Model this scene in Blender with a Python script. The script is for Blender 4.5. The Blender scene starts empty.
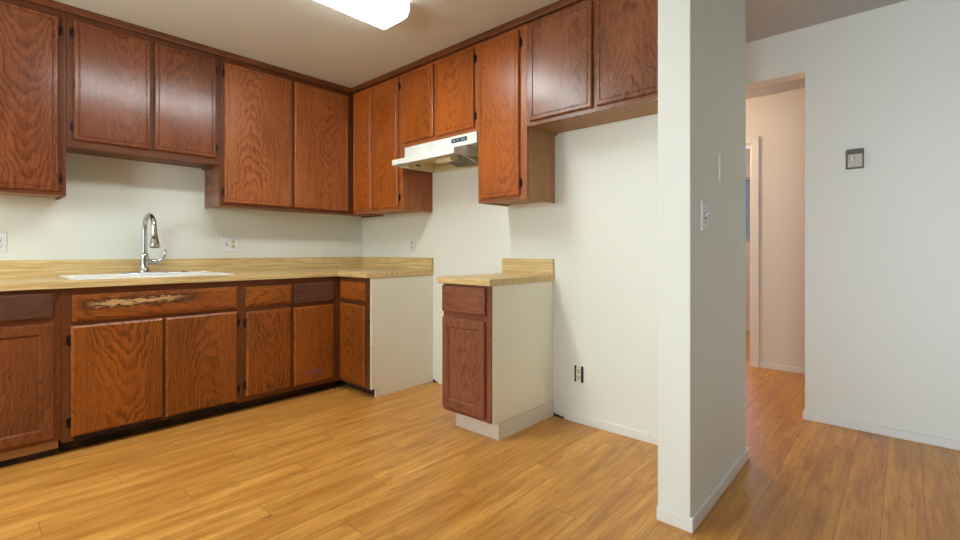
import bpy, math, random
from mathutils import Vector, Matrix
random.seed(7)
S = bpy.context.scene
COL = S.collection
R = math.radians

# ------------------------------------------------------------------ camera
cd = bpy.data.cameras.new('camera'); cam = bpy.data.objects.new('camera', cd); COL.objects.link(cam)
cam.location = (-2.5736, -3.8645, 1.0695)
cam.rotation_euler = (R(90), 0, -R(47.81))
cd.sensor_width = 36; cd.lens = 36*466.81/960
cd.shift_y = -(270-251.18)/960
cd.clip_start = .05
S.camera = cam

# ------------------------------------------------------------------ world, lights, exposure
w = bpy.data.worlds.new('sky'); S.world = w; w.use_nodes = True
bg = w.node_tree.nodes['Background']; bg.inputs[0].default_value = (.84, .88, .96, 1); bg.inputs[1].default_value = .22
S.view_settings.view_transform = 'Standard'; S.view_settings.look = 'None'
S.view_settings.gamma = 1; S.view_settings.use_curve_mapping = False
S.view_settings.exposure = 0.08

def area(name, loc, rot, sx, sy, power, color, spread=180):
    l = bpy.data.lights.new(name, 'AREA'); l.shape = 'RECTANGLE'; l.size = sx; l.size_y = sy
    l.energy = power; l.color = color; l.spread = R(spread)
    o = bpy.data.objects.new(name, l); COL.objects.link(o); o.location = loc; o.rotation_euler = rot
    return o
FIXTURE_EMIT = 24.0
# daylight through the patio window in the left wall and the bedroom window
area('patio_daylight', (-5.16, -4.85, 1.05), (0, R(-90), 0), 1.5, 2.3, 23, (.74, .88, 1), 60)
area('dining_daylight', (-5.16, -2.2, 1.5), (0, R(-90), 0), 1.2, 1.4, 8, (.74, .88, 1), 120)
area('bedroom_daylight', (4.44, -2.2, 1.6), (0, R(90), 0), .8, .9, 9, (.72, .62, 1))
bl = bpy.data.lights.new('bedroom_fill_light', 'POINT'); bl.energy = 22; bl.color = (1, .84, .70); bl.shadow_soft_size = .12  # added unseen fill light, brightens the bedroom wall around its window
bo = bpy.data.objects.new('bedroom_fill_light', bl); COL.objects.link(bo); bo.location = (3.3, -1.1, 2.1)
pl = bpy.data.lights.new('hall_lamp_light', 'POINT'); pl.energy = 40; pl.color = (1, .72, .54); pl.shadow_soft_size = .09
po = bpy.data.objects.new('hall_lamp_light', pl); COL.objects.link(po); po.location = (1.62, -1.75, 2.2)

# added fill light, unseen to the left of the frame, brightens the sink wall
dl = bpy.data.lights.new('kitchen_fill_light', 'POINT'); dl.energy = 68; dl.color = (.92, 1, .99); dl.shadow_soft_size = .25
do = bpy.data.objects.new('kitchen_fill_light', dl); COL.objects.link(do); do.location = (-3.7, -1.35, 1.58)

# ------------------------------------------------------------------ node helper
class NT:
    def __init__(s, name):
        s.m = bpy.data.materials.new(name); s.m.use_nodes = True
        s.t = s.m.node_tree; s.b = s.t.nodes['Principled BSDF']
        s.out = s.t.nodes['Material Output']
    def n(s, typ, **kw):
        x = s.t.nodes.new(typ)
        for k, v in kw.items(): setattr(x, k, v)
        return x
    def L(s, a, b): s.t.links.new(a, b)
    def put(s, sock, v):
        if isinstance(v, bpy.types.NodeSocket): s.L(v, sock)
        else: sock.default_value = v
    def math(s, op, a, b=0.0, c=None, clamp=False):
        x = s.n('ShaderNodeMath', operation=op, use_clamp=clamp)
        s.put(x.inputs[0], a); s.put(x.inputs[1], b)
        if c is not None: s.put(x.inputs[2], c)
        return x.outputs[0]
    def xyz(s, kind='Object'):
        tc = s.n('ShaderNodeTexCoord'); sp = s.n('ShaderNodeSeparateXYZ')
        s.L(tc.outputs[kind], sp.inputs[0]); return sp.outputs
    def vec(s, x, y, z):
        c = s.n('ShaderNodeCombineXYZ')
        s.put(c.inputs[0], x); s.put(c.inputs[1], y); s.put(c.inputs[2], z); return c.outputs[0]
    def noise(s, v, scale, detail=2, rough=.5):
        x = s.n('ShaderNodeTexNoise'); s.L(v, x.inputs['Vector'])
        x.inputs['Scale'].default_value = scale; x.inputs['Detail'].default_value = detail
        x.inputs['Roughness'].default_value = rough
        return x.outputs['Fac']
    def ramp(s, f, lo, hi, a=0.0, b=1.0):
        x = s.n('ShaderNodeMapRange'); x.clamp = True
        s.put(x.inputs[0], f); x.inputs[1].default_value = lo; x.inputs[2].default_value = hi
        x.inputs[3].default_value = a; x.inputs[4].default_value = b
        return x.outputs[0]
    def mix(s, f, a, b, mode='MIX'):
        x = s.n('ShaderNodeMix', data_type='RGBA', blend_type=mode)
        s.put(x.inputs[0], f)
        for i, v in ((6, a), (7, b)):
            if isinstance(v, tuple): x.inputs[i].default_value = (*v, 1) if len(v) == 3 else v
            else: s.L(v, x.inputs[i])
        return x.outputs[2]
    def bump(s, h, strength, dist=.002):
        x = s.n('ShaderNodeBump'); x.inputs['Strength'].default_value = strength
        x.inputs['Distance'].default_value = dist
        s.L(h, x.inputs['Height']); s.L(x.outputs[0], s.b.inputs['Normal'])
    def col(s, v):
        if isinstance(v, tuple): s.b.inputs['Base Color'].default_value = (*v, 1)
        else: s.L(v, s.b.inputs['Base Color'])
    def rough(s, v): s.put(s.b.inputs['Roughness'], v)

def srgb(r, g, b):
    f = lambda c: (c/255/12.92) if c/255 <= .04045 else ((c/255+.055)/1.055)**2.4
    return (f(r), f(g), f(b))

def plain(name, c, rough=.5, metal=0.0, speck=.04, scale=60):
    n = NT(name); v = n.n('ShaderNodeTexCoord').outputs['Object']
    f = n.noise(v, scale, 3)
    n.col(n.mix(f, tuple(x*(1-speck) for x in c), tuple(min(1, x*(1+speck)) for x in c)))
    n.rough(n.ramp(n.noise(v, scale*.3, 2), .3, .7, rough*.88, min(1, rough*1.12))); n.b.inputs['Metallic'].default_value = metal
    return n.m

def oak(name, light, dark, horiz=False, rough=.33, rings=11.0, curve=240.0, contrast=.55, extra=None, gloss_var=.025, spec=.5):
    """plain-sawn oak: parabolic cathedral rings, pores and streaks; each object shifted by its own random"""
    n = NT(name)
    X, Y, Z = n.xyz()
    oi = n.n('ShaderNodeObjectInfo').outputs['Random']
    ac, al = (Z, X) if horiz else (X, Z)
    ac = n.math('ADD', ac, n.math('MULTIPLY', Y, .8))
    off = n.math('MULTIPLY', oi, 23.0)
    r2 = n.math('FRACT', n.math('MULTIPLY', oi, 17.3)); r3 = n.math('FRACT', n.math('MULTIPLY', oi, 91.7))
    flip = n.math('SUBTRACT', n.math('MULTIPLY', n.math('GREATER_THAN', r3, .45), 2.0), 1.0)
    alo = n.math('ADD', al, off)
    ac2 = n.math('ADD', ac, n.math('MULTIPLY', n.math('SUBTRACT', r2, .5), .035 if horiz else .16))
    d1 = n.math('MULTIPLY', n.math('SUBTRACT', n.noise(n.vec(ac, off, n.math('MULTIPLY', alo, .6)), 6.0, 2), .5), .16)
    acd = n.math('ADD', ac2, d1)
    g = n.math('MULTIPLY', n.math('MULTIPLY', acd, acd), curve)
    g = n.math('ADD', g, n.math('MULTIPLY', n.math('MULTIPLY', alo, flip), rings))
    g = n.math('ADD', g, n.math('MULTIPLY', n.noise(n.vec(n.math('MULTIPLY', ac, 2.2), off, alo), 10, 3, .6), 2.2))
    fr = n.math('FRACT', g)
    ring = n.math('MULTIPLY', n.ramp(fr, .30, .80), n.ramp(fr, .86, 1.0, 1, 0))
    streak = n.noise(n.vec(n.math('MULTIPLY', ac, 5.0), off, n.math('MULTIPLY', alo, .3)), 12, 3, .6)
    pores = n.ramp(n.noise(n.vec(n.math('MULTIPLY', ac, 4.0), off, n.math('MULTIPLY', alo, .5)), 38, 2, .5), .48, .70)
    blotch = n.noise(n.vec(ac, off, n.math('MULTIPLY', alo, .6)), 3.0, 2)
    fade = n.ramp(n.noise(n.vec(ac, 5.0, alo), 3.5, 2), .35, .60, .30, 1.0)
    f = n.math('MULTIPLY', n.math('MULTIPLY', ring, contrast), fade)
    f = n.math('ADD', f, n.math('MULTIPLY', pores, .28))
    f = n.math('ADD', f, n.ramp(streak, .3, .72, -.12, .28))
    f = n.math('ADD', f, n.ramp(blotch, .35, .68, -.10, .28), clamp=True)
    c = n.mix(f, light, dark)
    if extra: c = extra(n, X, Y, Z, c)
    n.col(c)
    n.rough(n.ramp(n.noise(n.vec(n.math('MULTIPLY', X, 1.6), off, n.math('MULTIPLY', Z, .8)), 8, 3, .6), .36, .64, rough-gloss_var, rough+gloss_var))
    n.b.inputs['Specular IOR Level'].default_value = spec
    n.bump(n.noise(n.vec(n.math('MULTIPLY', ac, 1.6), off, alo), 7, 1), .12, .006)
    return n.m

M = {}
# stains
def stain(key, light, dark, **kw):
    M[key+'_v'] = oak(key+'_oak_vertical', light, dark, False, **kw)
    M[key+'_h'] = oak(key+'_oak_horizontal', light, dark, True, **{**kw, 'curve': 260.0, 'rings': 8.0})
stain('cherry', srgb(140, 78, 46), srgb(84, 40, 20), rough=.22)
stain('walnut', srgb(182, 106, 56), srgb(106, 54, 22), rough=.34)
stain('amber', srgb(184, 98, 34), srgb(118, 54, 12), rough=.32)
stain('brown', srgb(152, 94, 62), srgb(84, 46, 28), rough=.27)  # greying from reflected light is mixed into the refrigerator cabinet's tone
stain('golden', srgb(168, 92, 28), srgb(94, 46, 10), rough=.36, contrast=.66)
stain('frame', srgb(122, 68, 38), srgb(78, 40, 20), rough=.40, spec=.3)
stain('lower_frame', srgb(124, 68, 28), srgb(70, 36, 14), rough=.42)
stain('red', srgb(154, 94, 68), srgb(94, 54, 36), rough=.36)
stain('dusky', srgb(106, 64, 46), srgb(62, 36, 26), rough=.5, contrast=.4)
stain('mahogany', srgb(140, 78, 42), srgb(86, 42, 20), rough=.36)
stain('ply', srgb(204, 158, 108), srgb(160, 116, 70), rough=.55, contrast=.3)
stain('raw', srgb(176, 132, 88), srgb(132, 92, 54), rough=.55, contrast=.3)

def worn(n, X, Y, Z, c):   # bare, splintered strip along the top of the sink's false front
    a = n.noise(n.vec(n.math('MULTIPLY', X, 1.7), 0.0, n.math('MULTIPLY', Z, 9.0)), 9, 4, .7)
    edge = n.math('ADD', n.math('MULTIPLY', n.math('ABSOLUTE', n.math('SUBTRACT', Z, n.math('ADD', .026, n.math('MULTIPLY', X, .03)))), -26.0), n.math('MULTIPLY', a, 2.7))
    span = n.math('MULTIPLY', n.ramp(X, -.36, -.30), n.ramp(X, .02, .13, 1, 0))
    m = n.math('MULTIPLY', n.ramp(edge, .98, 1.12), span)
    d = n.math('MULTIPLY', n.math('MULTIPLY', n.ramp(edge, .45, .85), n.math('MULTIPLY', n.ramp(X, -.40, -.36), n.ramp(X, .10, .22, 1, 0))), .85)
    c = n.mix(d, c, srgb(64, 36, 26))
    return n.mix(m, c, srgb(206, 164, 112))
M['worn_h'] = oak('worn_oak_horizontal', srgb(162, 88, 28), srgb(88, 44, 12), True, rough=.36, curve=260, rings=8, extra=worn)
def stained(n, X, Y, Z, c):  # faint violet scuff low on the door
    a = n.noise(n.vec(X, 0.0, n.math('MULTIPLY', Z, 3.0)), 24, 4, .6)
    dx = n.math('MULTIPLY', X, 9.0); dz = n.math('MULTIPLY', n.math('ADD', Z, .205), 34.0)
    r = n.math('ADD', n.math('MULTIPLY', dx, dx), n.math('MULTIPLY', dz, dz))
    m = n.math('MULTIPLY', n.ramp(r, .25, 1.1, 1, 0), n.ramp(a, .40, .62))
    return n.mix(n.math('MULTIPLY', m, .75), c, srgb(124, 82, 104))
M['stained_v'] = oak('stained_oak_vertical', srgb(168, 92, 28), srgb(94, 46, 10), False, rough=.36, contrast=.66, extra=stained)

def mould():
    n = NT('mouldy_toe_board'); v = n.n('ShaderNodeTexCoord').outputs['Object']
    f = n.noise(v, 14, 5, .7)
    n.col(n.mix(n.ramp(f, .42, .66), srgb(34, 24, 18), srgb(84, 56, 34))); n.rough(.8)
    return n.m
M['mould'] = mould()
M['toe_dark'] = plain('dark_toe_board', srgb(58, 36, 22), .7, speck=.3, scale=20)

def painted(name, c, bump=.25, rough=.55, scale=150, dist=.0015, spot=.02):
    n = NT(name); v = n.n('ShaderNodeTexCoord').outputs['Object']
    big = n.noise(v, 1.7, 3)
    n.col(n.mix(big, tuple(x*(1-spot) for x in c), tuple(min(1, x*(1+spot)) for x in c)))
    n.rough(rough); n.bump(n.noise(v, scale, 4, .6), bump, dist)
    return n.m
M['wall'] = painted('wall_paint', srgb(236, 238, 228))
M['wall_dark'] = painted('front_wall_paint', srgb(150, 146, 140))  # unseen wall's colour darkened to cut light bounced onto the living floor
M['hall_wall'] = painted('hall_wall_paint', srgb(232, 226, 216))
M['trim'] = painted('trim_paint', srgb(238, 237, 230), .05, .35)
M['ceil_kitchen'] = painted('kitchen_ceiling_paint', srgb(216, 216, 208), .3, .7, 90)
M['ceil'] = painted('popcorn_ceiling', srgb(222, 222, 222), 1.0, .95, 60, .03, .05)
M['panel_white'] = painted('white_side_panel', srgb(249, 246, 228), .08, .45)
M['toe_white'] = painted('white_toe_board', srgb(232, 224, 212), .1, .5, 40, .002, .05)
M['black'] = plain('hinge_black', srgb(38, 28, 24), .4, .6)
M['steel'] = plain('hinge_steel', srgb(120, 110, 104), .35, .9)
M['chrome'] = plain('chrome', srgb(205, 208, 212), .10, 1.0, .01)
M['chrome_plate'] = plain('brushed_chrome', srgb(168, 176, 186), .28, 1.0, .03)
M['rubber'] = plain('dark_rubber', srgb(34, 34, 38), .5)
M['enamel'] = plain('white_enamel', srgb(250, 250, 248), .30, 0, .01)
M['plate'] = plain('outlet_plastic', srgb(238, 238, 240), .35, 0, .01)
M['ivory'] = plain('ivory_plastic', srgb(222, 212, 176), .4, 0, .03)
M['slot'] = plain('slot_dark', srgb(40, 34, 26), .6)
M['box_dark'] = plain('wall_box_dark', srgb(26, 25, 27), .7)
M['hood'] = plain('hood_enamel', srgb(234, 236, 230), .3, 0, .01)
M['hood_in'] = plain('hood_inside_enamel', srgb(218, 208, 168), .45, 0, .05, 14)
M['badge'] = plain('hood_control_panel', srgb(44, 54, 66), .4)
M['badge_sw'] = plain('hood_switch', srgb(140, 150, 160), .4)
M['lens'] = plain('light_lens', srgb(232, 220, 190), .3)
M['thermo'] = plain('thermostat_case', srgb(118, 112, 104), .4, .3, .05)
M['thermo_face'] = plain('thermostat_face', srgb(178, 170, 156), .35, .2, .04)
M['thermo_base'] = plain('thermostat_base', srgb(150, 126, 98), .5)
M['alu'] = plain('window_aluminium', srgb(190, 194, 200), .4, .5)
M['housing'] = plain('fixture_white', srgb(240, 240, 238), .4)

def filt():
    n = NT('grease_filter_mesh'); X, Y, Z = n.xyz()
    a = n.math('SINE', n.math('MULTIPLY', n.math('ADD', X, Y), 900.0)); b = n.math('SINE', n.math('MULTIPLY', n.math('SUBTRACT', X, Y), 900.0))
    f = n.ramp(n.math('MULTIPLY', a, b), -.3, .5)
    g = n.noise(n.vec(X, Y, Z), 16, 3)
    n.col(n.mix(g, n.mix(f, srgb(70, 66, 54), srgb(130, 124, 104)), n.mix(f, srgb(96, 90, 72), srgb(168, 160, 138))))
    n.rough(.5); n.b.inputs['Metallic'].default_value = .5; return n.m
M['filter'] = filt()

def glow(name, emit):
    n = NT(name); X, Y, Z = n.xyz()
    n.col(srgb(245, 248, 250)); n.rough(.3)
    tubes = n.math('SINE', n.math('MULTIPLY', n.math('ADD', Y, .065), 24.2))
    e = n.ramp(n.math('ABSOLUTE', tubes), 0, 1, .85, 1.1)
    ends = n.ramp(n.math('ABSOLUTE', X), .555, .605, 1.0, .45)
    n.L(n.math('MULTIPLY', n.math('MULTIPLY', e, ends), emit), n.b.inputs['Emission Strength'])
    n.b.inputs['Emission Color'].default_value = (.90, .99, 1, 1)
    return n.m
M['glow'] = glow('acrylic_diffuser', FIXTURE_EMIT)
M['glow_side'] = glow('acrylic_diffuser_flank', FIXTURE_EMIT*.30)
M['glow_end'] = glow('acrylic_end', FIXTURE_EMIT*.034)

def butcher(axis):
    """laminate printed like narrow butcher-block staves; streaks run along the given axis"""
    n = NT('butcher_block_laminate_'+axis); X, Y, Z = n.xyz()
    if axis == 'x': al, ac = X, n.math('ADD', Y, Z)
    elif axis == 'y': al, ac = Y, n.math('ADD', X, Z)
    else: al, ac = Z, n.math('ADD', X, Y)
    s1 = n.noise(n.vec(n.math('MULTIPLY', al, 1.1), n.math('MULTIPLY', ac, 22.0), 0.0), 2.6, 3, .6)
    s2 = n.noise(n.vec(n.math('MULTIPLY', al, 5.0), n.math('MULTIPLY', ac, 130.0), 3.0), 1.6, 3, .65)
    c = n.mix(n.ramp(s1, .33, .68), srgb(200, 166, 108), srgb(240, 214, 156))
    c = n.mix(n.ramp(s2, .50, .72, 0, .5), c, srgb(158, 120, 68))
    n.col(c); n.rough(.38); return n.m
for a in 'xyz': M['butcher_'+a] = butcher(a)

def laminate():
    n = NT('laminate_floor'); X, Y, Z = n.xyz()
    WID, LEN = .130, 1.22
    yy = n.math('DIVIDE', n.math('ADD', Y, 3.5415 + .13*60), WID)
    row = n.math('FLOOR', yy); fy = n.math('FRACT', yy)
    wn = n.n('ShaderNodeTexWhiteNoise', noise_dimensions='1D'); n.L(row, wn.inputs['W'])
    xx = n.math('ADD', n.math('DIVIDE', n.math('ADD', X, 20*LEN - .007), LEN), n.math('MULTIPLY', n.math('FRACT', n.math('MULTIPLY', row, .381)), 1.0))
    colm = n.math('FLOOR', xx); fx = n.math('FRACT', xx)
    wn2 = n.n('ShaderNodeTexWhiteNoise', noise_dimensions='2D'); n.L(n.vec(row, colm, 0.0), wn2.inputs['Vector'])
    rnd = wn2.outputs['Value']; sh = n.math('MULTIPLY', rnd, 31.0)
    # grain
    g1 = n.noise(n.vec(n.math('ADD', X, sh), n.math('MULTIPLY', Y, 9.0), sh), 2.2, 4, .6)
    g2 = n.noise(n.vec(n.math('ADD', n.math('MULTIPLY', X, 1.6), sh), n.math('MULTIPLY', Y, 60.0), sh), 2.6, 3, .6)
    kn = n.noise(n.vec(n.math('ADD', n.math('MULTIPLY', X, 2.0), sh), n.math('MULTIPLY', Y, 7.0), 4.0), 3.0, 3, .6)
    c = n.mix(n.ramp(g1, .30, .72), srgb(190, 124, 48), srgb(243, 182, 92))
    c = n.mix(n.ramp(g2, .48, .75, 0, .5), c, srgb(150, 90, 34))
    c = n.mix(n.ramp(kn, .58, .76, 0, .6), c, srgb(140, 84, 36))
    c = n.mix(n.ramp(rnd, 0, 1, 0, .28), c, srgb(168, 104, 46))
    ey = n.math('MINIMUM', fy, n.math('SUBTRACT', 1.0, fy)); ex = n.math('MINIMUM', fx, n.math('SUBTRACT', 1.0, fx))
    seam = n.math('MINIMUM', n.math('MULTIPLY', ey, WID), n.math('MULTIPLY', ex, LEN))
    sm = n.ramp(seam, .0004, .0022, 1, 0)
    n.col(n.mix(n.math('MULTIPLY', sm, .5), c, srgb(96, 58, 28)))
    n.rough(n.ramp(g1, .3, .7, .30, .42))
    n.bump(n.math('ADD', n.math('MULTIPLY', sm, -1.0), n.math('MULTIPLY', g2, .12)), .3, .001)
    return n.m
M['floor'] = laminate()

# ------------------------------------------------------------------ mesh helpers
class MB:
    def __init__(s): s.v = []; s.f = []; s.mi = []; s.sm = []
    def add(s, vs, fs, mi=0, smooth=False):
        o = len(s.v); s.v += [tuple(v) for v in vs]
        for f in fs: s.f.append(tuple(i+o for i in f)); s.mi.append(mi); s.sm.append(smooth)
    def box(s, x0, x1, y0, y1, z0, z1, mi=0):
        x0, x1 = sorted((x0, x1)); y0, y1 = sorted((y0, y1)); z0, z1 = sorted((z0, z1))
        s.add([(x0,y0,z0),(x1,y0,z0),(x1,y1,z0),(x0,y1,z0),(x0,y0,z1),(x1,y0,z1),(x1,y1,z1),(x0,y1,z1)],
              [(0,3,2,1),(4,5,6,7),(0,1,5,4),(1,2,6,5),(2,3,7,6),(3,0,4,7)], mi); return s
    def prism(s, poly, axis, a, b, mi=0):
        """poly: list of 2D points; axis 'x': poly in (y,z); 'y': (x,z); 'z': (x,y)"""
        def P(p, t): return {'x': (t, p[0], p[1]), 'y': (p[0], t, p[1]), 'z': (p[0], p[1], t)}[axis]
        k = len(poly); vs = [P(p, a) for p in poly] + [P(p, b) for p in poly]
        fs = [tuple(range(k)), tuple(range(2*k-1, k-1, -1))] + [(i, (i+1) % k, k+(i+1) % k, k+i) for i in range(k)]
        s.add(vs, fs, mi); return s
    def lathe(s, prof, c, d=(0,0,1), seg=24, mi=0):
        d = Vector(d).normalized(); a = d.orthogonal().normalized(); b = d.cross(a); c = Vector(c)
        vs = []
        for r, h in prof:
            for i in range(seg):
                t = 2*math.pi*i/seg; vs.append(c + d*h + (a*math.cos(t)+b*math.sin(t))*r)
        fs = []
        for j in range(len(prof)-1):
            for i in range(seg): fs.append((j*seg+i, j*seg+(i+1) % seg, (j+1)*seg+(i+1) % seg, (j+1)*seg+i))
        s.add(vs, fs, mi, True)
        n = len(prof)
        s.add([vs[i] for i in range(seg)], [tuple(range(seg-1, -1, -1))], mi)
        s.add([vs[(n-1)*seg+i] for i in range(seg)], [tuple(range(seg))], mi); return s
    def tube(s, pts, rad, seg=14, mi=0):
        pts = [Vector(p) for p in pts]; n = len(pts)
        rs = rad if isinstance(rad, (list, tuple)) else [rad]*n
        up = None; vs = []
        for i, p in enumerate(pts):
            t = (pts[min(i+1, n-1)] - pts[max(i-1, 0)]).normalized()
            up = t.orthogonal() if up is None else (up - t*up.dot(t))
            up.normalize(); b = t.cross(up)
            for k in range(seg):
                q = 2*math.pi*k/seg; vs.append(p + (up*math.cos(q)+b*math.sin(q))*rs[i])
        fs = [(j*seg+i, j*seg+(i+1) % seg, (j+1)*seg+(i+1) % seg, (j+1)*seg+i) for j in range(n-1) for i in range(seg)]
        s.add(vs, fs, mi, True)
        s.add(vs[:seg], [tuple(range(seg-1, -1, -1))], mi); s.add(vs[-seg:], [tuple(range(seg))], mi); return s
    def rings(s, w, h, prof, mi=0):
        """rectangular panel facing -y, centred at the origin, built from concentric rings (inset, depth)"""
        vs = []
        for d, y in prof:
            a, b = w/2-d, h/2-d
            vs += [(-a, -y, -b), (a, -y, -b), (a, -y, b), (-a, -y, b)]
        k = len(prof); fs = [(3, 2, 1, 0)]
        for j in range(k-1):
            for i in range(4): fs.append((j*4+i, j*4+(i+1) % 4, (j+1)*4+(i+1) % 4, (j+1)*4+i))
        fs.append(((k-1)*4, (k-1)*4+1, (k-1)*4+2, (k-1)*4+3))
        s.add(vs, fs, mi); return s
    def slab(s, xs, ys, keep, z0, z1, mi=0, side=None):
        """rectilinear slab of grid cells (with holes); side(normal)->material index"""
        idx = {}
        def V(i, j, k):
            if (i, j, k) not in idx: idx[(i, j, k)] = len(idx)
            return idx[(i, j, k)]
        fs = []; ms = []
        for i in range(len(xs)-1):
            for j in range(len(ys)-1):
                if not keep(i, j): continue
                fs.append((V(i,j,1), V(i+1,j,1), V(i+1,j+1,1), V(i,j+1,1))); ms.append(mi)
                fs.append((V(i,j,0), V(i,j+1,0), V(i+1,j+1,0), V(i+1,j,0))); ms.append(mi)
                for di, dj, a, b in ((-1,0,(0,1),(0,0)), (1,0,(1,0),(1,1)), (0,-1,(0,0),(1,0)), (0,1,(1,1),(0,1))):
                    ii, jj = i+di, j+dj
                    if 0 <= ii < len(xs)-1 and 0 <= jj < len(ys)-1 and keep(ii, jj): continue
                    A = (i+a[0], j+a[1]); B = (i+b[0], j+b[1])
                    fs.append((V(*A,0), V(*B,0), V(*B,1), V(*A,1))); ms.append(side(di, dj, i, j) if side else mi)
        vs = [None]*len(idx)
        for (i, j, k), q in idx.items(): vs[q] = (xs[i], ys[j], z1 if k else z0)
        o = len(s.v); s.v += vs
        for f, m in zip(fs, ms): s.f.append(tuple(q+o for q in f)); s.mi.append(m); s.sm.append(False)
        return s
    def build(s, name, mats, parent=None, loc=(0,0,0), rotz=0, bevel=0.0):
        me = bpy.data.meshes.new(name); me.from_pydata(s.v, [], s.f); me.update()
        if not isinstance(mats, (list, tuple)): mats = [mats]
        for m in mats: me.materials.append(M[m] if isinstance(m, str) else m)
        for p, mi, sm in zip(me.polygons, s.mi, s.sm): p.material_index = mi; p.use_smooth = sm
        o = bpy.data.objects.new(name, me); COL.objects.link(o)
        o.location = loc; o.rotation_euler = (0, 0, rotz)
        if parent: o.parent = parent
        if bevel:
            b = o.modifiers.new('bevel', 'BEVEL'); b.width = bevel; b.segments = 2; b.limit_method = 'ANGLE'; b.angle_limit = R(40)
        return o

def tag(o, label, cat, group=None):
    o['label'] = label; o['category'] = cat
    if group: o['group'] = group
    return o
def thing(name, label, cat, loc=(0,0,0), rotz=0, group=None):
    o = bpy.data.objects.new(name, None); COL.objects.link(o); o.empty_display_size = .1
    o.location = loc; o.rotation_euler = (0, 0, rotz); return tag(o, label, cat, group)
def struct(name, mb, mat, bevel=0.0, label=None):
    o = mb.build(name, mat, bevel=bevel); o['kind'] = 'structure'
    if label: o['label'] = label
    return o

# ------------------------------------------------------------------ room shell
KC, LC = 2.474, 2.494       # kitchen / living ceiling heights
XL, YF = -5.2, -6.5         # left and front limits of the room
WB = .105                   # thickness of the kitchen's right wall
struct('floor', MB().box(XL-.1, 5.0, YF-.1, .1, -.08, 0), 'floor')
struct('ceiling', MB().box(XL-.1, WB, -3.2, .1, KC, KC+.12), 'ceil_kitchen')
struct('ceiling.001', MB().box(WB, 5.0, YF-.1, .1, LC, LC+.12).box(XL-.1, WB, YF-.1, -3.2, KC, KC+.12), 'ceil')
struct('wall_back', MB().box(XL-.1, 5.0, 0, .1, 0, KC).box(WB, 5.0, 0, .1, KC, LC), 'wall')
struct('wall_front', MB().box(XL-.1, 5.0, YF-.1, YF, 0, KC).box(WB, 5.0, YF-.1, YF, KC, LC), 'wall_dark')
# left wall with the patio opening and a dining window (both out of frame, they let the daylight in)
wl = MB()
for y0, y1, z0, z1 in ((YF, -6.05, 0, KC), (-6.05, -3.65, 2.4, KC), (-3.65, -2.95, 0, KC), (-2.95, -1.45, 0, .85), (-2.95, -1.45, 2.15, KC), (-1.45, 0, 0, KC)):
    wl.box(XL-.1, XL, y0, y1, z0, z1)
struct('wall_left', wl, 'wall')
struct('wall_right', MB().box(0, WB, -3.136, 0, 0, KC), 'wall')
STUBX0, STUBX1, STUBY0, STUBY1 = -.712, .139, -3.262, -3.136
struct('wall_divider', MB().box(STUBX0, STUBX1, STUBY0, STUBY1, 0, KC), 'wall', .004)
HX = 1.02; HY = -3.401     # hall wall plane and the jamb of its opening
struct('wall_hall', MB().box(HX, HX+.12, YF, HY, 0, LC).box(HX, HX+.12, HY, -1.2, 2.212, LC).box(HX, HX+.12, -1.2, 0, 0, LC), 'wall')
FX = 2.345                 # far wall of the hall, with the bedroom doorway
struct('wall_far', MB().box(FX, FX+.11, YF, -2.815, 0, LC).box(FX, FX+.11, -2.815, -1.98, 2.06, LC).box(FX, FX+.11, -1.98, 0, 0, LC), 'hall_wall')
BX = 4.5
struct('wall_bedroom', MB().box(BX, BX+.1, YF, -2.62, 0, LC).box(BX, BX+.1, -2.62, -1.75, 0, 1.19).box(BX, BX+.1, -2.62, -1.75, 2.07, LC).box(BX, BX+.1, -1.75, 0, 0, LC), 'hall_wall')

def skirting(name, runs):
    mb = MB()
    for x0, x1, y0, y1, h in runs: mb.box(x0, x1, y0, y1, 0, h)
    return struct(name, mb, 'trim', .003)
skirting('baseboard_right', [(-.013, 0, -3.136, -2.262, .052)])
struct('dark_gap_1', MB().prism([(-2.182, .001), (-2.182, .022), (-2.20, .012), (-2.215, .016), (-2.235, .008), (-2.250, .012), (-2.261, .005), (-2.261, .001)], 'x', -.004, -.0005), 'mould')  # dark colour stands in for the open gap beside the baseboard
struct('dark_gap_2', MB().prism([(-1.016, .001), (-1.016, .020), (-1.03, .022), (-1.045, .011), (-1.06, .012), (-1.075, .005), (-1.075, .001)], 'x', -.004, -.0005), 'mould')  # same dark stand-in for the gap beside the white end panel
skirting('baseboard_divider', [(STUBX0-.013, STUBX0, STUBY0-.013, STUBY1, .052), (STUBX0, STUBX1, STUBY0-.013, STUBY0, .052), (STUBX1, STUBX1+.013, STUBY0-.013, STUBY1, .052)])
skirting('baseboard_hall', [(HX-.014, HX, YF, HY+.012, .048), (HX, HX+.12, HY, HY+.012, .048)])
skirting('baseboard_far', [(FX-.013, FX, YF, -2.885, .05)])
skirting('baseboard_bedroom', [(BX-.013, BX, YF, 0, .10)])
# bedroom door casing
struct('trim_1', MB().box(FX-.018, FX, -2.882, -2.822, 0, 2.13).box(FX-.018, FX, -2.822, -1.98, 2.07, 2.13).box(FX-.01, FX+.11, -2.822, -2.808, 0, 2.06).box(FX-.01, FX+.11, -2.808, -1.98, 2.048, 2.06), 'trim', .004)
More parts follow.
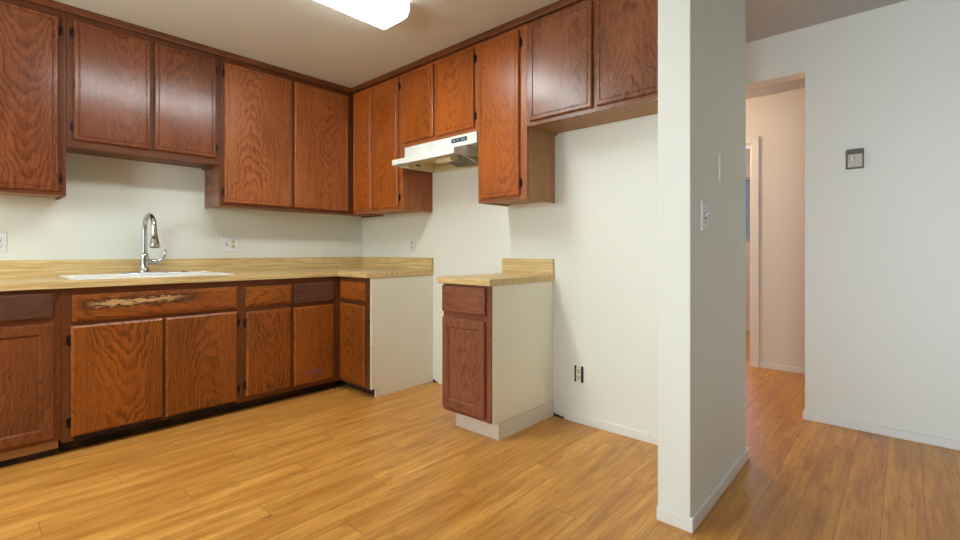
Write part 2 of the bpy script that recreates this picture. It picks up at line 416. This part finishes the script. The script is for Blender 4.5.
# bedroom window
wn = struct('window_1', MB().box(BX, BX+.09, -2.62, -2.57, 1.19, 2.07).box(BX, BX+.09, -1.80, -1.75, 1.19, 2.07).box(BX, BX+.09, -2.57, -1.80, 1.19, 1.23).box(BX, BX+.09, -2.57, -1.80, 2.03, 2.07).box(BX+.02, BX+.07, -2.44, -2.41, 1.23, 2.03), 'alu')
gl = NT('window_glass'); gl.col((.8, .85, .92)); gl.rough(.05); gl.b.inputs['Transmission Weight'].default_value = 1.0
M['glass'] = gl.m
MB().box(BX+.045, BX+.05, -2.57, -1.80, 1.23, 2.03).build('pane', 'glass', wn)
w2 = struct('window_2', MB().box(XL-.09, XL-.02, -2.95, -2.90, .85, 2.15).box(XL-.09, XL-.02, -1.50, -1.45, .85, 2.15).box(XL-.09, XL-.02, -2.90, -1.50, .85, .90).box(XL-.09, XL-.02, -2.90, -1.50, 2.10, 2.15), 'alu')
MB().box(XL-.06, XL-.055, -2.90, -1.50, .90, 2.10).build('pane', 'glass', w2)
w3 = struct('door_1', MB().box(XL-.09, XL-.02, -6.05, -5.98, 0, 2.4).box(XL-.09, XL-.02, -3.72, -3.65, 0, 2.4).box(XL-.09, XL-.02, -5.98, -3.72, 2.33, 2.4).box(XL-.09, XL-.02, -5.98, -3.72, 0, .06).box(XL-.09, XL-.02, -4.88, -4.80, .06, 2.33), 'alu')
MB().box(XL-.06, XL-.055, -5.98, -3.72, .06, 2.33).build('pane', 'glass', w3)

# ------------------------------------------------------------------ cabinets
# local frame of a cabinet: x to the right along its wall, y = 0 at the wall and negative into the room
P_UPPER = [(0,0),(0,.011),(.003,.0165),(.007,.019),(.020,.019),(.0225,.0145),(.0255,.0145),(.029,.018)]
P_LOWER = [(0,0),(0,.009),(.004,.0125),(.010,.0165),(.012,.019)]
P_DRAWER = [(0,0),(0,.009),(.003,.012),(.014,.0135),(.017,.019)]
P_FLAT = [(0,0),(0,.013),(.003,.018),(.008,.019)]
P_FRAME = [(0,0),(0,.013),(.003,.018),(.006,.019),(.050,.019),(.056,.011),(.060,.009)]

def hinge(parent, side, w, z, mat='black'):
    s = 1 if side == 'r' else -1
    mb = MB(); x = s*(w/2+.004)
    mb.lathe([(.0032,-.031),(.005,-.027),(.005,.027),(.0032,.031)], (x, -.006, z), (0,0,1), 10)
    mb.box(s*(w/2+.001), s*(w/2+.017), -.003, 0, z-.022, z+.022)
    return mb.build('hinge', mat, parent)

def door(root, x0, x1, z0, z1, yf, prof, mat, name='door', hs=None, hmat='black', label=None, hz=.075):
    w, h = x1-x0, z1-z0
    o = MB().rings(w, h, prof).build(name, mat, root, ((x0+x1)/2, yf, (z0+z1)/2))
    if label: o['label'] = label
    if hs:
        for q in (1, -1): hinge(o, hs, w, q*(h/2-hz), hmat)
    return o

def framed_door(root, x0, x1, z0, z1, yf, mat, matp, hs=None):
    w, h = x1-x0, z1-z0
    mb = MB().rings(w, h, P_FRAME)
    o = mb.build('door', mat, root, ((x0+x1)/2, yf, (z0+z1)/2))
    MB().rings(w-.118, h-.118, [(0,.006),(0,.0095),(.004,.0105)]).build('panel', matp, o)
    if hs:
        for q in (1, -1): hinge(o, hs, w, q*(h/2-.075))
    return o

def upper(label, loc, rotz, width, z0, z1, doors, mats, depth=.305, left_side=True, x_open=0.0, group='wall cabinets under the kitchen ceiling'):
    """doors: (x0,x1,z0,z1,hinge side,material)"""
    fr, side, under = mats
    root = thing('wall_cabinet', label, 'cabinet', (loc[0], loc[1], z0), rotz, group)
    H = z1-z0; t = .016; fd = .019
    c = MB(); c.box(0, t, -(depth-fd), -.001, 0, H); c.box(width-t, width, -(depth-fd), -.001, 0, H)
    c.box(t, width-t, -(depth-fd), -.001, H-t, H); c.box(t, width-t, -.008, -.001, .012, H-t)
    c.box(t, width-t, -(depth-fd), -.008, .012, .028, 1)
    c.build('carcass', [side, under], root)
    f = MB(); y0, y1 = -depth, -(depth-fd)
    ds = sorted(doors); lo = min(d[2] for d in ds)-z0; hi = max(d[3] for d in ds)-z0
    f.box(x_open, ds[0][0]+.012, y0, y1, 0, H); f.box(ds[-1][1]-.012, width, y0, y1, 0, H)
    f.box(ds[0][0]+.012, ds[-1][1]-.012, y0, y1, 0, lo+.012, 1); f.box(ds[0][0]+.012, ds[-1][1]-.012, y0, y1, hi-.012, H, 1)
    for a, b in zip(ds, ds[1:]): f.box(a[1]-.012, b[0]+.012, y0, y1, lo+.012, hi-.012)
    f.build('face_frame', [fr+'_v', fr+'_h'], root)
    for x0, x1, a, b, hs, m in doors:
        door(root, x0, x1, a-z0, b-z0, -depth, P_UPPER, m, hs=hs)
    return root

# --- wall cabinets on the back wall (sink wall)
A = lambda x: (x, 0)
upper('wall cabinet at the left edge, low bottom, dark cherry door with light glare', A(-2.66), 0, .476, 1.385, KC,
      [(.035, .444, 1.408, 2.400, 'r', 'cherry_v')], ('frame', 'frame_v', 'raw_v'))
upper('short two-door wall cabinet hanging above the sink and faucet', A(-2.182), 0, .808, 1.672, KC,
      [(.030, .403, 1.715, 2.405, 'l', 'cherry_v'), (.422, .784, 1.718, 2.405, 'r', 'cherry_v')], ('frame', 'frame_v', 'frame_h'))
upper('tall two-door wall cabinet in the corner, right of the short one above the sink', A(-1.372), 0, 1.370, 1.390, KC,
      [(.030, .519, 1.413, 2.405, 'l', 'walnut_v'), (.541, 1.018, 1.413, 2.405, None, 'walnut_v')], ('frame', 'brown_v', 'raw_v'))
# --- wall cabinets on the right wall; local x runs towards the camera
Bm = lambda y: (0, y)
RB = -math.pi/2
upper('narrow two-door wall cabinet between the room corner and the range hood', Bm(-.3255), RB, .682, 1.390, KC,
      [(.016, .284, 1.413, 2.425, None, 'amber_v'), (.300, .636, 1.413, 2.425, 'r', 'amber_v')], ('walnut', 'walnut_v', 'raw_v'))
upper('short two-door wall cabinet directly above the white range hood', Bm(-1.0085), RB, .784, 1.862, KC,
      [(.014, .358, 1.893, 2.418, None, 'amber_v'), (.382, .754, 1.888, 2.418, 'r', 'amber_v')], ('walnut', 'frame_v', 'raw_h'))
upper('tall single-door wall cabinet right of the range hood, above the small base cabinet', Bm(-1.7935), RB, .395, 1.384, KC,
      [(.018, .345, 1.408, 2.412, 'r', 'amber_v')], ('walnut', 'raw_v', 'raw_v'))
upper('two-door wall cabinet over the empty refrigerator space, beside the white divider wall', Bm(-2.1895), RB, .945, 1.818, KC,
      [(.030, .440, 1.842, 2.412, None, 'brown_v'), (.466, .900, 1.842, 2.412, 'r', 'brown_v')], ('brown', 'raw_v', 'raw_h'))
# ceiling moulding along the cabinets
prof = [(-.3245, 2.436), (-.332, 2.436), (-.334, 2.446), (-.341, 2.455), (-.341, KC-.001), (-.3055, KC-.001), (-.3055, 2.436)]
tr = MB(); tr.prism(prof, 'x', -2.66, -.341)
struct('trim_2', tr, 'frame_h')
tr = MB(); tr.prism(prof, 'y', -3.135, -.341)
struct('trim_3', tr, 'frame_h')

# --- base cabinets
def base_body(root, width, mats, z0, top, kick, kickmat, rails, stiles, depth=.61, left_panel=None, right_panel=None, kick_y=-.54, kick_top=None, kick_x=.002):
    fd = .019; t = .016; c = MB()
    c.box(0, t, -(depth-fd), -.002, z0, top); c.box(width-t, width, -(depth-fd), -.002, z0, top)
    c.box(t, width-t, -(depth-fd), -.002, z0, z0+t); c.box(t, width-t, -.01, -.002, z0+t, top)
    c.build('carcass', mats+'_v', root)
    f = MB(); y0, y1 = -depth, -(depth-fd)
    for a, b in stiles: f.box(a, b, y0, y1, z0, top)
    for a, b, c0, c1, *mm in rails: f.box(a, b, y0+.0003, y1, c0, c1, mm[0] if mm else 1)
    f.build('face_frame', [mats+'_v', mats+'_h', 'mould'], root)
    MB().box(kick_x, width-.002, kick_y, -.002, 0, z0 if kick_top is None else kick_top).build('toe_kick', kickmat, root)

GB = 'base cabinets under the worktops'
TOP = .875
# far left
lx = -2.70; W = .463
r = thing('base_cabinet', 'reddish base cabinet left of the sink, one dusky drawer and a recessed-panel door', 'cabinet', (lx, 0, 0), 0, GB)
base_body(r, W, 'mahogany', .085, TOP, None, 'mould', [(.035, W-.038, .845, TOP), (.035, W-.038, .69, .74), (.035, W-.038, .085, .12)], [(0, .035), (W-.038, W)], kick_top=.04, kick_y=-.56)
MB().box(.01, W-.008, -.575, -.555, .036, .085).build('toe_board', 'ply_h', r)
door(r, .012, W-.030, .729, .855, -.61, P_FLAT, 'dusky_h', 'drawer_front', label='dusky weathered drawer front')
framed_door(r, .012, W-.028, .106, .698, -.61, 'mahogany_v', 'mahogany_v')
# sink base
lx = -2.2355; W = .892
r = thing('base_cabinet', 'wide sink base cabinet with two doors and a scratched false front', 'cabinet', (lx, 0, 0), 0, GB)
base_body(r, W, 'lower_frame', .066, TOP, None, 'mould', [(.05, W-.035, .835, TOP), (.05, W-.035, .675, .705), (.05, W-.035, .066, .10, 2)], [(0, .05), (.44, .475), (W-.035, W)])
door(r, .043, .863, .694, .836, -.61, P_DRAWER, 'worn_h', 'false_front', label='long false front with a splintered bare strip along its top')
door(r, .036, .449, .091, .674, -.61, P_LOWER, 'golden_v', hs='l')
door(r, .461, .866, .085, .674, -.61, P_LOWER, 'golden_v', hs='r')
# drawer base
lx = -1.3425; W = .732
r = thing('base_cabinet', 'base cabinet right of the sink with two small drawers above two doors', 'cabinet', (lx, 0, 0), 0, GB)
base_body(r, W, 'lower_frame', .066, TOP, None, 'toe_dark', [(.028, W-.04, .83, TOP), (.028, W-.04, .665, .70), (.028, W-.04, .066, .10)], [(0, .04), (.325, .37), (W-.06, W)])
door(r, .026, .338, .696, .829, -.61, P_DRAWER, 'golden_h', 'drawer_front')
door(r, .360, .674, .694, .831, -.61, P_FLAT, 'dusky_h', 'drawer_front', label='darker purplish replacement drawer front')
door(r, .029, .335, .100, .664, -.61, P_LOWER, 'golden_v', hs='l')
door(r, .357, .674, .095, .662, -.61, P_LOWER, 'stained_v', label='door with a faint violet scuff near its bottom')
# corner return on the right wall
r = thing('base_cabinet', 'narrow base cabinet at the end of the corner return, beside a white end panel', 'cabinet', (0, -.6105, 0), RB, GB)
W = .391
base_body(r, W, 'lower_frame', .066, TOP, None, 'toe_dark', [(.02, W-.05, .835, TOP), (.02, W-.05, .675, .705), (.02, W-.05, .066, .10)], [(0, .045), (W-.055, W)])
door(r, .024, .345, .705, .838, -.61, P_DRAWER, 'golden_h', 'drawer_front')
door(r, .024, .351, .085, .672, -.61, P_LOWER, 'golden_v')
# its white end panel, notched for the toe kick
MB().prism([(-.60, .066), (-.545, .066), (-.545, .002), (-.002, .002), (-.002, TOP), (-.60, TOP)], 'x', W, W+.012).build('end_panel', 'panel_white', r)
MB().box(W-.004, W+.013, -.560, -.5455, .001, .072).build('corner_strip', 'trim', r)
# small free-standing cabinet
r = thing('base_cabinet', 'small single base cabinet standing alone, reddish door and white side panel', 'cabinet', (0, -1.785, 0), RB, GB)
W = .387
base_body(r, W-.006, 'red', .108, TOP, None, 'toe_white', [(.03, W-.04, .86, TOP), (.03, W-.04, .66, .71), (.03, W-.04, .108, .14)], [(0, .035), (W-.045, W-.006)], kick_y=-.55, kick_x=.045)
door(r, .002, .350, .708, .864, -.61, P_FLAT, 'red_h', 'drawer_front')
framed_door(r, .004, .346, .132, .672, -.61, 'red_v', 'red_v')
MB().box(W-.006, W, -.598, -.002, .098, TOP).build('side_panel', 'panel_white', r)
MB().box(W-.0075, W+.004, -.556, -.002, .0, .096).build('base_strip', 'toe_white', r)

# ------------------------------------------------------------------ worktops
r = thing('countertop', 'L-shaped butcher-block patterned worktop along the sink wall and corner', 'countertop', (-1.35, 0, .876), 0, 'butcher-block patterned worktops')
xs = [-2.70, -2.155, -1.395, -.64, -.001]; ys = [-1.02, -.64, -.55, -.13, -.001]
def keep(i, j):
    if j == 0 and i < 3: return False
    return not (i == 1 and j == 2)
def side(di, dj, i, j):
    if dj == -1 and j == 0: return 1
    if di == -1 and j == 0: return 2
    return 0
MB().slab(xs, ys, keep, 0, .038, 0, side).build('worktop', ['butcher_x', 'butcher_z', 'butcher_y'], r, (1.35, 0, 0), bevel=.002)
MB().box(-2.70, -.001, -.02, -.001, 0, .102).build('backsplash', 'butcher_x', r, (1.35, 0, .038), bevel=.0015)
MB().box(-.02, -.001, -1.02, -.0205, 0, .102).build('backsplash', 'butcher_y', r, (1.35, 0, .038), bevel=.0015)
r = thing('countertop', 'short butcher-block patterned worktop on the small lone cabinet', 'countertop', (-.3, -1.97, .876), 0, 'butcher-block patterned worktops')
MB().slab([-.64, -.001], [-2.183, -1.76], lambda i, j: True, 0, .038, 0, lambda di, dj, i, j: 1 if dj else 2).build('worktop', ['butcher_x', 'butcher_z', 'butcher_y'], r, (.3, 1.97, 0), bevel=.002)
MB().box(-.02, -.001, -2.183, -1.76, 0, .105).build('backsplash', 'butcher_y', r, (.3, 1.97, .038), bevel=.0015)

# ------------------------------------------------------------------ sink and faucet
r = thing('kitchen_sink', 'white enamel double-bowl drop-in sink set in the worktop', 'sink', (-1.775, -.33, .9145), 0)
xs = [-.415, -.365, -.025, .025, .355, .385]; ys = [-.285, -.165, .165, .275]
MB().slab(xs, ys, lambda i, j: not (j == 1 and i in (1, 3)), 0, .009).build('rim', 'enamel', r, bevel=.004)
for cx, a in ((-.195, .170), (.190, .165)):
    b = MB();  d, t = -.17, .006
    y0, y1 = -.165, .165
    b.box(cx-a, cx-a+t, y0, y1, d, .001); b.box(cx+a-t, cx+a, y0, y1, d, .001)
    b.box(cx-a+t, cx+a-t, y0, y0+t, d, .001); b.box(cx-a+t, cx+a-t, y1-t, y1, d, .001); b.box(cx-a, cx+a, y0, y1, d-.006, d)
    ob = b.build('bowl', 'enamel', r)
    MB().lathe([(.042, 0), (.042, .002), (.034, .003), (.02, .001)], (cx, -.01, d)).build('drain', 'chrome_plate', ob)
MB().lathe([(.021, 0), (.021, .002), (.017, .005), (.004, .006)], (.245, .235, .0085)).build('hole_cover', 'rubber', r)

fx, fy, fz = -1.762, -.10, .9238
r = thing('faucet', 'chrome gooseneck pull-down faucet standing behind the white sink', 'faucet', (fx, fy, fz), 0)
# elongated deck plate
pts = []
for k in range(32):
    t = 2*math.pi*k/32; sx = .10 if math.cos(t) > 0 else -.10
    pts.append((sx + .03*math.cos(t), .03*math.sin(t)))
MB().prism(pts, 'z', 0, .007).build('deck_plate', 'chrome_plate', r, bevel=.002)
MB().lathe([(.034, .007), (.033, .014), (.027, .026), (.023, .04), (.0235, .09), (.025, .12), (.022, .128), (.0160, .134)], (-.004, 0, 0)).build('body', 'chrome', r)
# gooseneck: rises, arcs towards the bowls
dirv = Vector((.09, -.99, 0)).normalized(); path = [Vector((-.004, 0, .13)), Vector((-.004, 0, .22)), Vector((-.004, 0, .285))]
rr = .085; c0 = Vector((-.004, 0, .293)) + dirv*rr
for k in range(0, 15):
    t = math.pi - (math.pi*1.02)*k/14
    path.append(c0 + dirv*(rr*math.cos(t)) + Vector((0, 0, rr*1.06*math.sin(t))))
MB().tube(path, .0155, 16).build('spout', 'chrome', r)
e = path[-1]; dn = Vector((dirv.x*.12, dirv.y*.12, -1)).normalized()
sp = MB().lathe([(.0165, -.002), (.0175, .012), (.0165, .018), (.0195, .05), (.0285, .098), (.0300, .114), (.026, .118)], e, dn, 20).build('spray_head', 'chrome', r)
MB().lathe([(.025, .1175), (.024, .120), (.006, .1205)], e, dn, 20).build('nozzle', 'rubber', sp)
side_d = Vector((.96, .28, 0)).cross(Vector((0,0,1)))
bp = e + dn*.055 - Vector((.35, .94, 0)).normalized()*.0200
MB().lathe([(.0085, 0), (.0085, .003), (.006, .004)], bp, Vector((-.35, -.94, .1)), 14).build('spray_button', 'rubber', sp)
MB().lathe([(.016, 0), (.0195, .008), (.0195, .05), (.016, .058)], (.012, 0, .075), (1, -.1, .02), 18).build('handle_hub', 'chrome', r)
MB().tube([(.060, -.006, .078), (.080, -.008, .082), (.100, -.010, .095), (.110, -.011, .118), (.113, -.011, .142), (.110, -.011, .160)], [.014, .012, .010, .008, .0065, .007], 12).build('handle', 'chrome', r)

# ------------------------------------------------------------------ range hood
r = thing('range_hood', 'white under-cabinet range hood with a small dark control panel', 'hood', (0, -1.41, 1.70), RB)
# local x: -.372 (left end) .. +.376 (right end); y towards the room negative
H = MB()
H.box(-.372, .378, -.315, -.003, .084, .160)              # upper box
H.box(-.372, -.362, -.300, -.003, .004, .084)             # left cheek
H.prism([(-.4295, .008), (-.4295, .046), (-.316, .084), (-.003, .084), (-.003, .030), (-.20, .026)], 'x', .282, .290)   # right cheek
H.box(-.362, .282, -.012, -.003, .002, .084)              # back
H.box(-.362, .282, -.289, -.283, .046, .084)              # recess above the visor
H.build('body', 'hood', r, bevel=.0015)
V = MB()
V.box(-.366, .290, -.438, -.430, .008, .046)              # front lip
V.box(-.366, .281, -.430, -.289, .040, .046)              # top of the visor
V.prism([(-.430, .008), (-.430, .040), (-.300, .040), (-.300, .005)], 'x', -.366, -.360)
V.build('visor', 'hood', r, bevel=.001)
MB().box(-.362, .281, -.282, -.012, .074, .084).box(-.3615, -.358, -.282, -.013, .006, .074).box(-.358, .281, -.0145, -.0125, .004, .074).build('inner_liner', 'hood_in', r)
MB().prism([(-.268, .044), (-.268, .050), (-.085, .006), (-.085, .000)], 'x', -.03, .185).build('grease_filter', 'filter', r)
MB().prism([(-.268, .042), (-.268, .052), (-.085, .008), (-.085, -.002)], 'x', .185, .193).build('filter_rail', 'hood', r)
MB().prism([(-.345, .036), (-.345, .008), (-.330, -.004), (-.285, -.004), (-.275, .010), (-.275, .036)], 'x', .010, .160).build('light_lens', 'lens', r, bevel=.004)
cp = MB().box(.143, .290, -.3185, -.3145, .113, .141).build('control_panel', 'badge', r)
for a, b in ((.160, .182), (.197, .219), (.236, .278)):
    MB().box(a, b, -.3215, -.3185, .120, .133).build('switch', 'badge_sw', cp, bevel=.001)
MB().box(-.3578, -.357, -.215, -.165, .034, .044).build('rating_label', 'slot', r)

# ------------------------------------------------------------------ ceiling fixture
r = thing('ceiling_light', 'white wraparound fluorescent light on the kitchen ceiling', 'light', (-1.492, -1.660, KC), 0)
MB().box(-.595, .595, -.115, .115, -.022, -.0005).build('housing', 'housing', r)
pr = [(-.130, -.002), (-.130, -.045), (-.112, -.070), (-.08, -.076), (.08, -.076), (.112, -.070), (.130, -.045), (.130, -.002), (.122, -.002), (.122, -.024), (-.122, -.024), (-.122, -.002)]
df = MB().prism(pr, 'x', -.605, .605)
df.mi = [0 if all(df.v[i][2] < -.069 for i in f) else 1 for f in df.f]
df.build('diffuser', ['glow', 'glow_side'], r)
for s in (-1, 1):
    MB().prism([(-.131, -.001), (-.131, -.046), (-.113, -.071), (-.08, -.0775), (.08, -.0775), (.113, -.071), (.131, -.046), (.131, -.001)], 'x', s*.606, s*.613).build('end_cap', 'glow_end', r)

# ------------------------------------------------------------------ outlets and switches
def duplex(parent, x, z, mat, y=-.0055):
    """a duplex receptacle: two rounded faces with slots"""
    for dz in (.0195, -.0195):
        f = MB().lathe([(.0165, 0), (.0165, .0012), (.0155, .002)], (x, y, z+dz), (0, -1, 0), 20).build('socket', mat, parent)
        s = MB()
        s.box(x-.0075, x-.0050, y-.0026, y-.0015, z+dz-.002, z+dz+.0075); s.box(x+.0050, x+.0075, y-.0026, y-.0015, z+dz-.002, z+dz+.0075)
        s.lathe([(.003, 0), (.003, .0011)], (x, y-.0015, z+dz-.008), (0, -1, 0), 10)
        s.build('slots', 'slot', f)
def plate(parent, w, h, name='cover_plate', mat='plate'):
    return MB().rings(w, h, [(0, 0), (0, .002), (.004, .0055)]).build(name, mat, parent)
def screw(parent, x, z, y=-.0055):
    MB().lathe([(.003, 0), (.0025, .001)], (x, y, z), (0, -1, 0), 10).build('screw', 'steel', parent)
GO = 'electrical plates on the kitchen walls'
def toggle(parent, x, z, mat='plate', up=1):
    MB().box(x-.006, x+.006, -.0065, -.005, z-.013, z+.013).build('toggle_slot', 'slot', parent)
    MB().prism([(-.005, z-.007), (-.005, z+.007), (-.017, z+up*.010+.003), (-.017, z+up*.010-.004)], 'x', x-.0045, x+.0045).build('toggle', mat, parent)

r = thing('electrical_outlet', 'double white plate with a switch and ivory sockets right of the faucet', 'outlet', (-1.196, 0, 1.125), 0, GO)
plate(r, .128, .122); duplex(r, .023, 0, 'ivory'); toggle(r, -.024, 0)
for q in (-.024, .023):
    screw(r, q, .045 if q < 0 else 0); 
r = thing('electrical_outlet', 'white plate on the sink wall at the left edge of the picture', 'outlet', (-2.450, 0, 1.120), 0, GO)
plate(r, .082, .122); duplex(r, .012, 0, 'plate'); screw(r, .012, 0)
r = thing('electrical_outlet', 'narrow white outlet above the worktop end, below the range hood side', 'outlet', (0, -.747, 1.122), RB, GO)
plate(r, .076, .122); duplex(r, 0, 0, 'ivory'); screw(r, 0, 0)
# bare one, low on the right wall
r = thing('electrical_outlet', 'uncovered outlet in a dark box low on the wall by the lone cabinet', 'outlet', (0, -2.366, .303), RB, GO)
MB().box(-.031, .031, -.0030, -.0005, -.050, .050).build('wall_box', 'box_dark', r)
MB().box(-.016, .016, -.0050, -.0030, -.053, .053).build('strap', 'plate', r)
MB().box(-.0165, .0165, -.0085, -.0050, -.034, .034).build('receptacle', 'plate', r, bevel=.002)
duplex(r, 0, 0, 'ivory', -.0085)
for q in (-.0445, .0445): screw(r, 0, q, -.005)
# divider wall
r = thing('light_switch', 'white toggle light switch on the grey side of the divider wall', 'switch', (-.545, STUBY0, 1.214), 0)
plate(r, .078, .122); toggle(r, 0, 0, up=1); screw(r, 0, .03); screw(r, 0, -.03)
r = thing('blank_plate', 'blank painted-over plate above the light switch on the divider wall', 'plate', (-.302, STUBY0, 1.437), 0)
plate(r, .078, .122, mat='wall'); screw(r, 0, .042); screw(r, 0, -.042)
# thermostat on the hall wall
r = thing('thermostat', 'small square grey thermostat on the hall wall', 'thermostat', (HX, -3.652, 1.622), RB)
MB().box(-.046, .040, -.008, 0, -.058, .056).build('back_plate', 'thermo_base', r, bevel=.002)
MB().rings(.080, .116, [(0, .008), (0, .026), (.004, .030), (.007, .030), (.009, .027)]).build('case', 'thermo', r)
MB().box(-.033, .033, -.0305, -.026, -.050, .028).build('faceplate', 'thermo_face', r, bevel=.001)
MB().prism([(-.030, .030), (-.030, .054), (-.034, .054), (-.037, .034), (-.034, .030)], 'x', -.036, .036).build('top_cover', 'thermo', r)
MB().box(-.016, -.010, -.0335, -.0305, -.012, .012).build('lever', 'plate', r)
MB().box(-.004, -.003, -.0315, -.0305, -.02, .02).build('scale_line', 'slot', r)
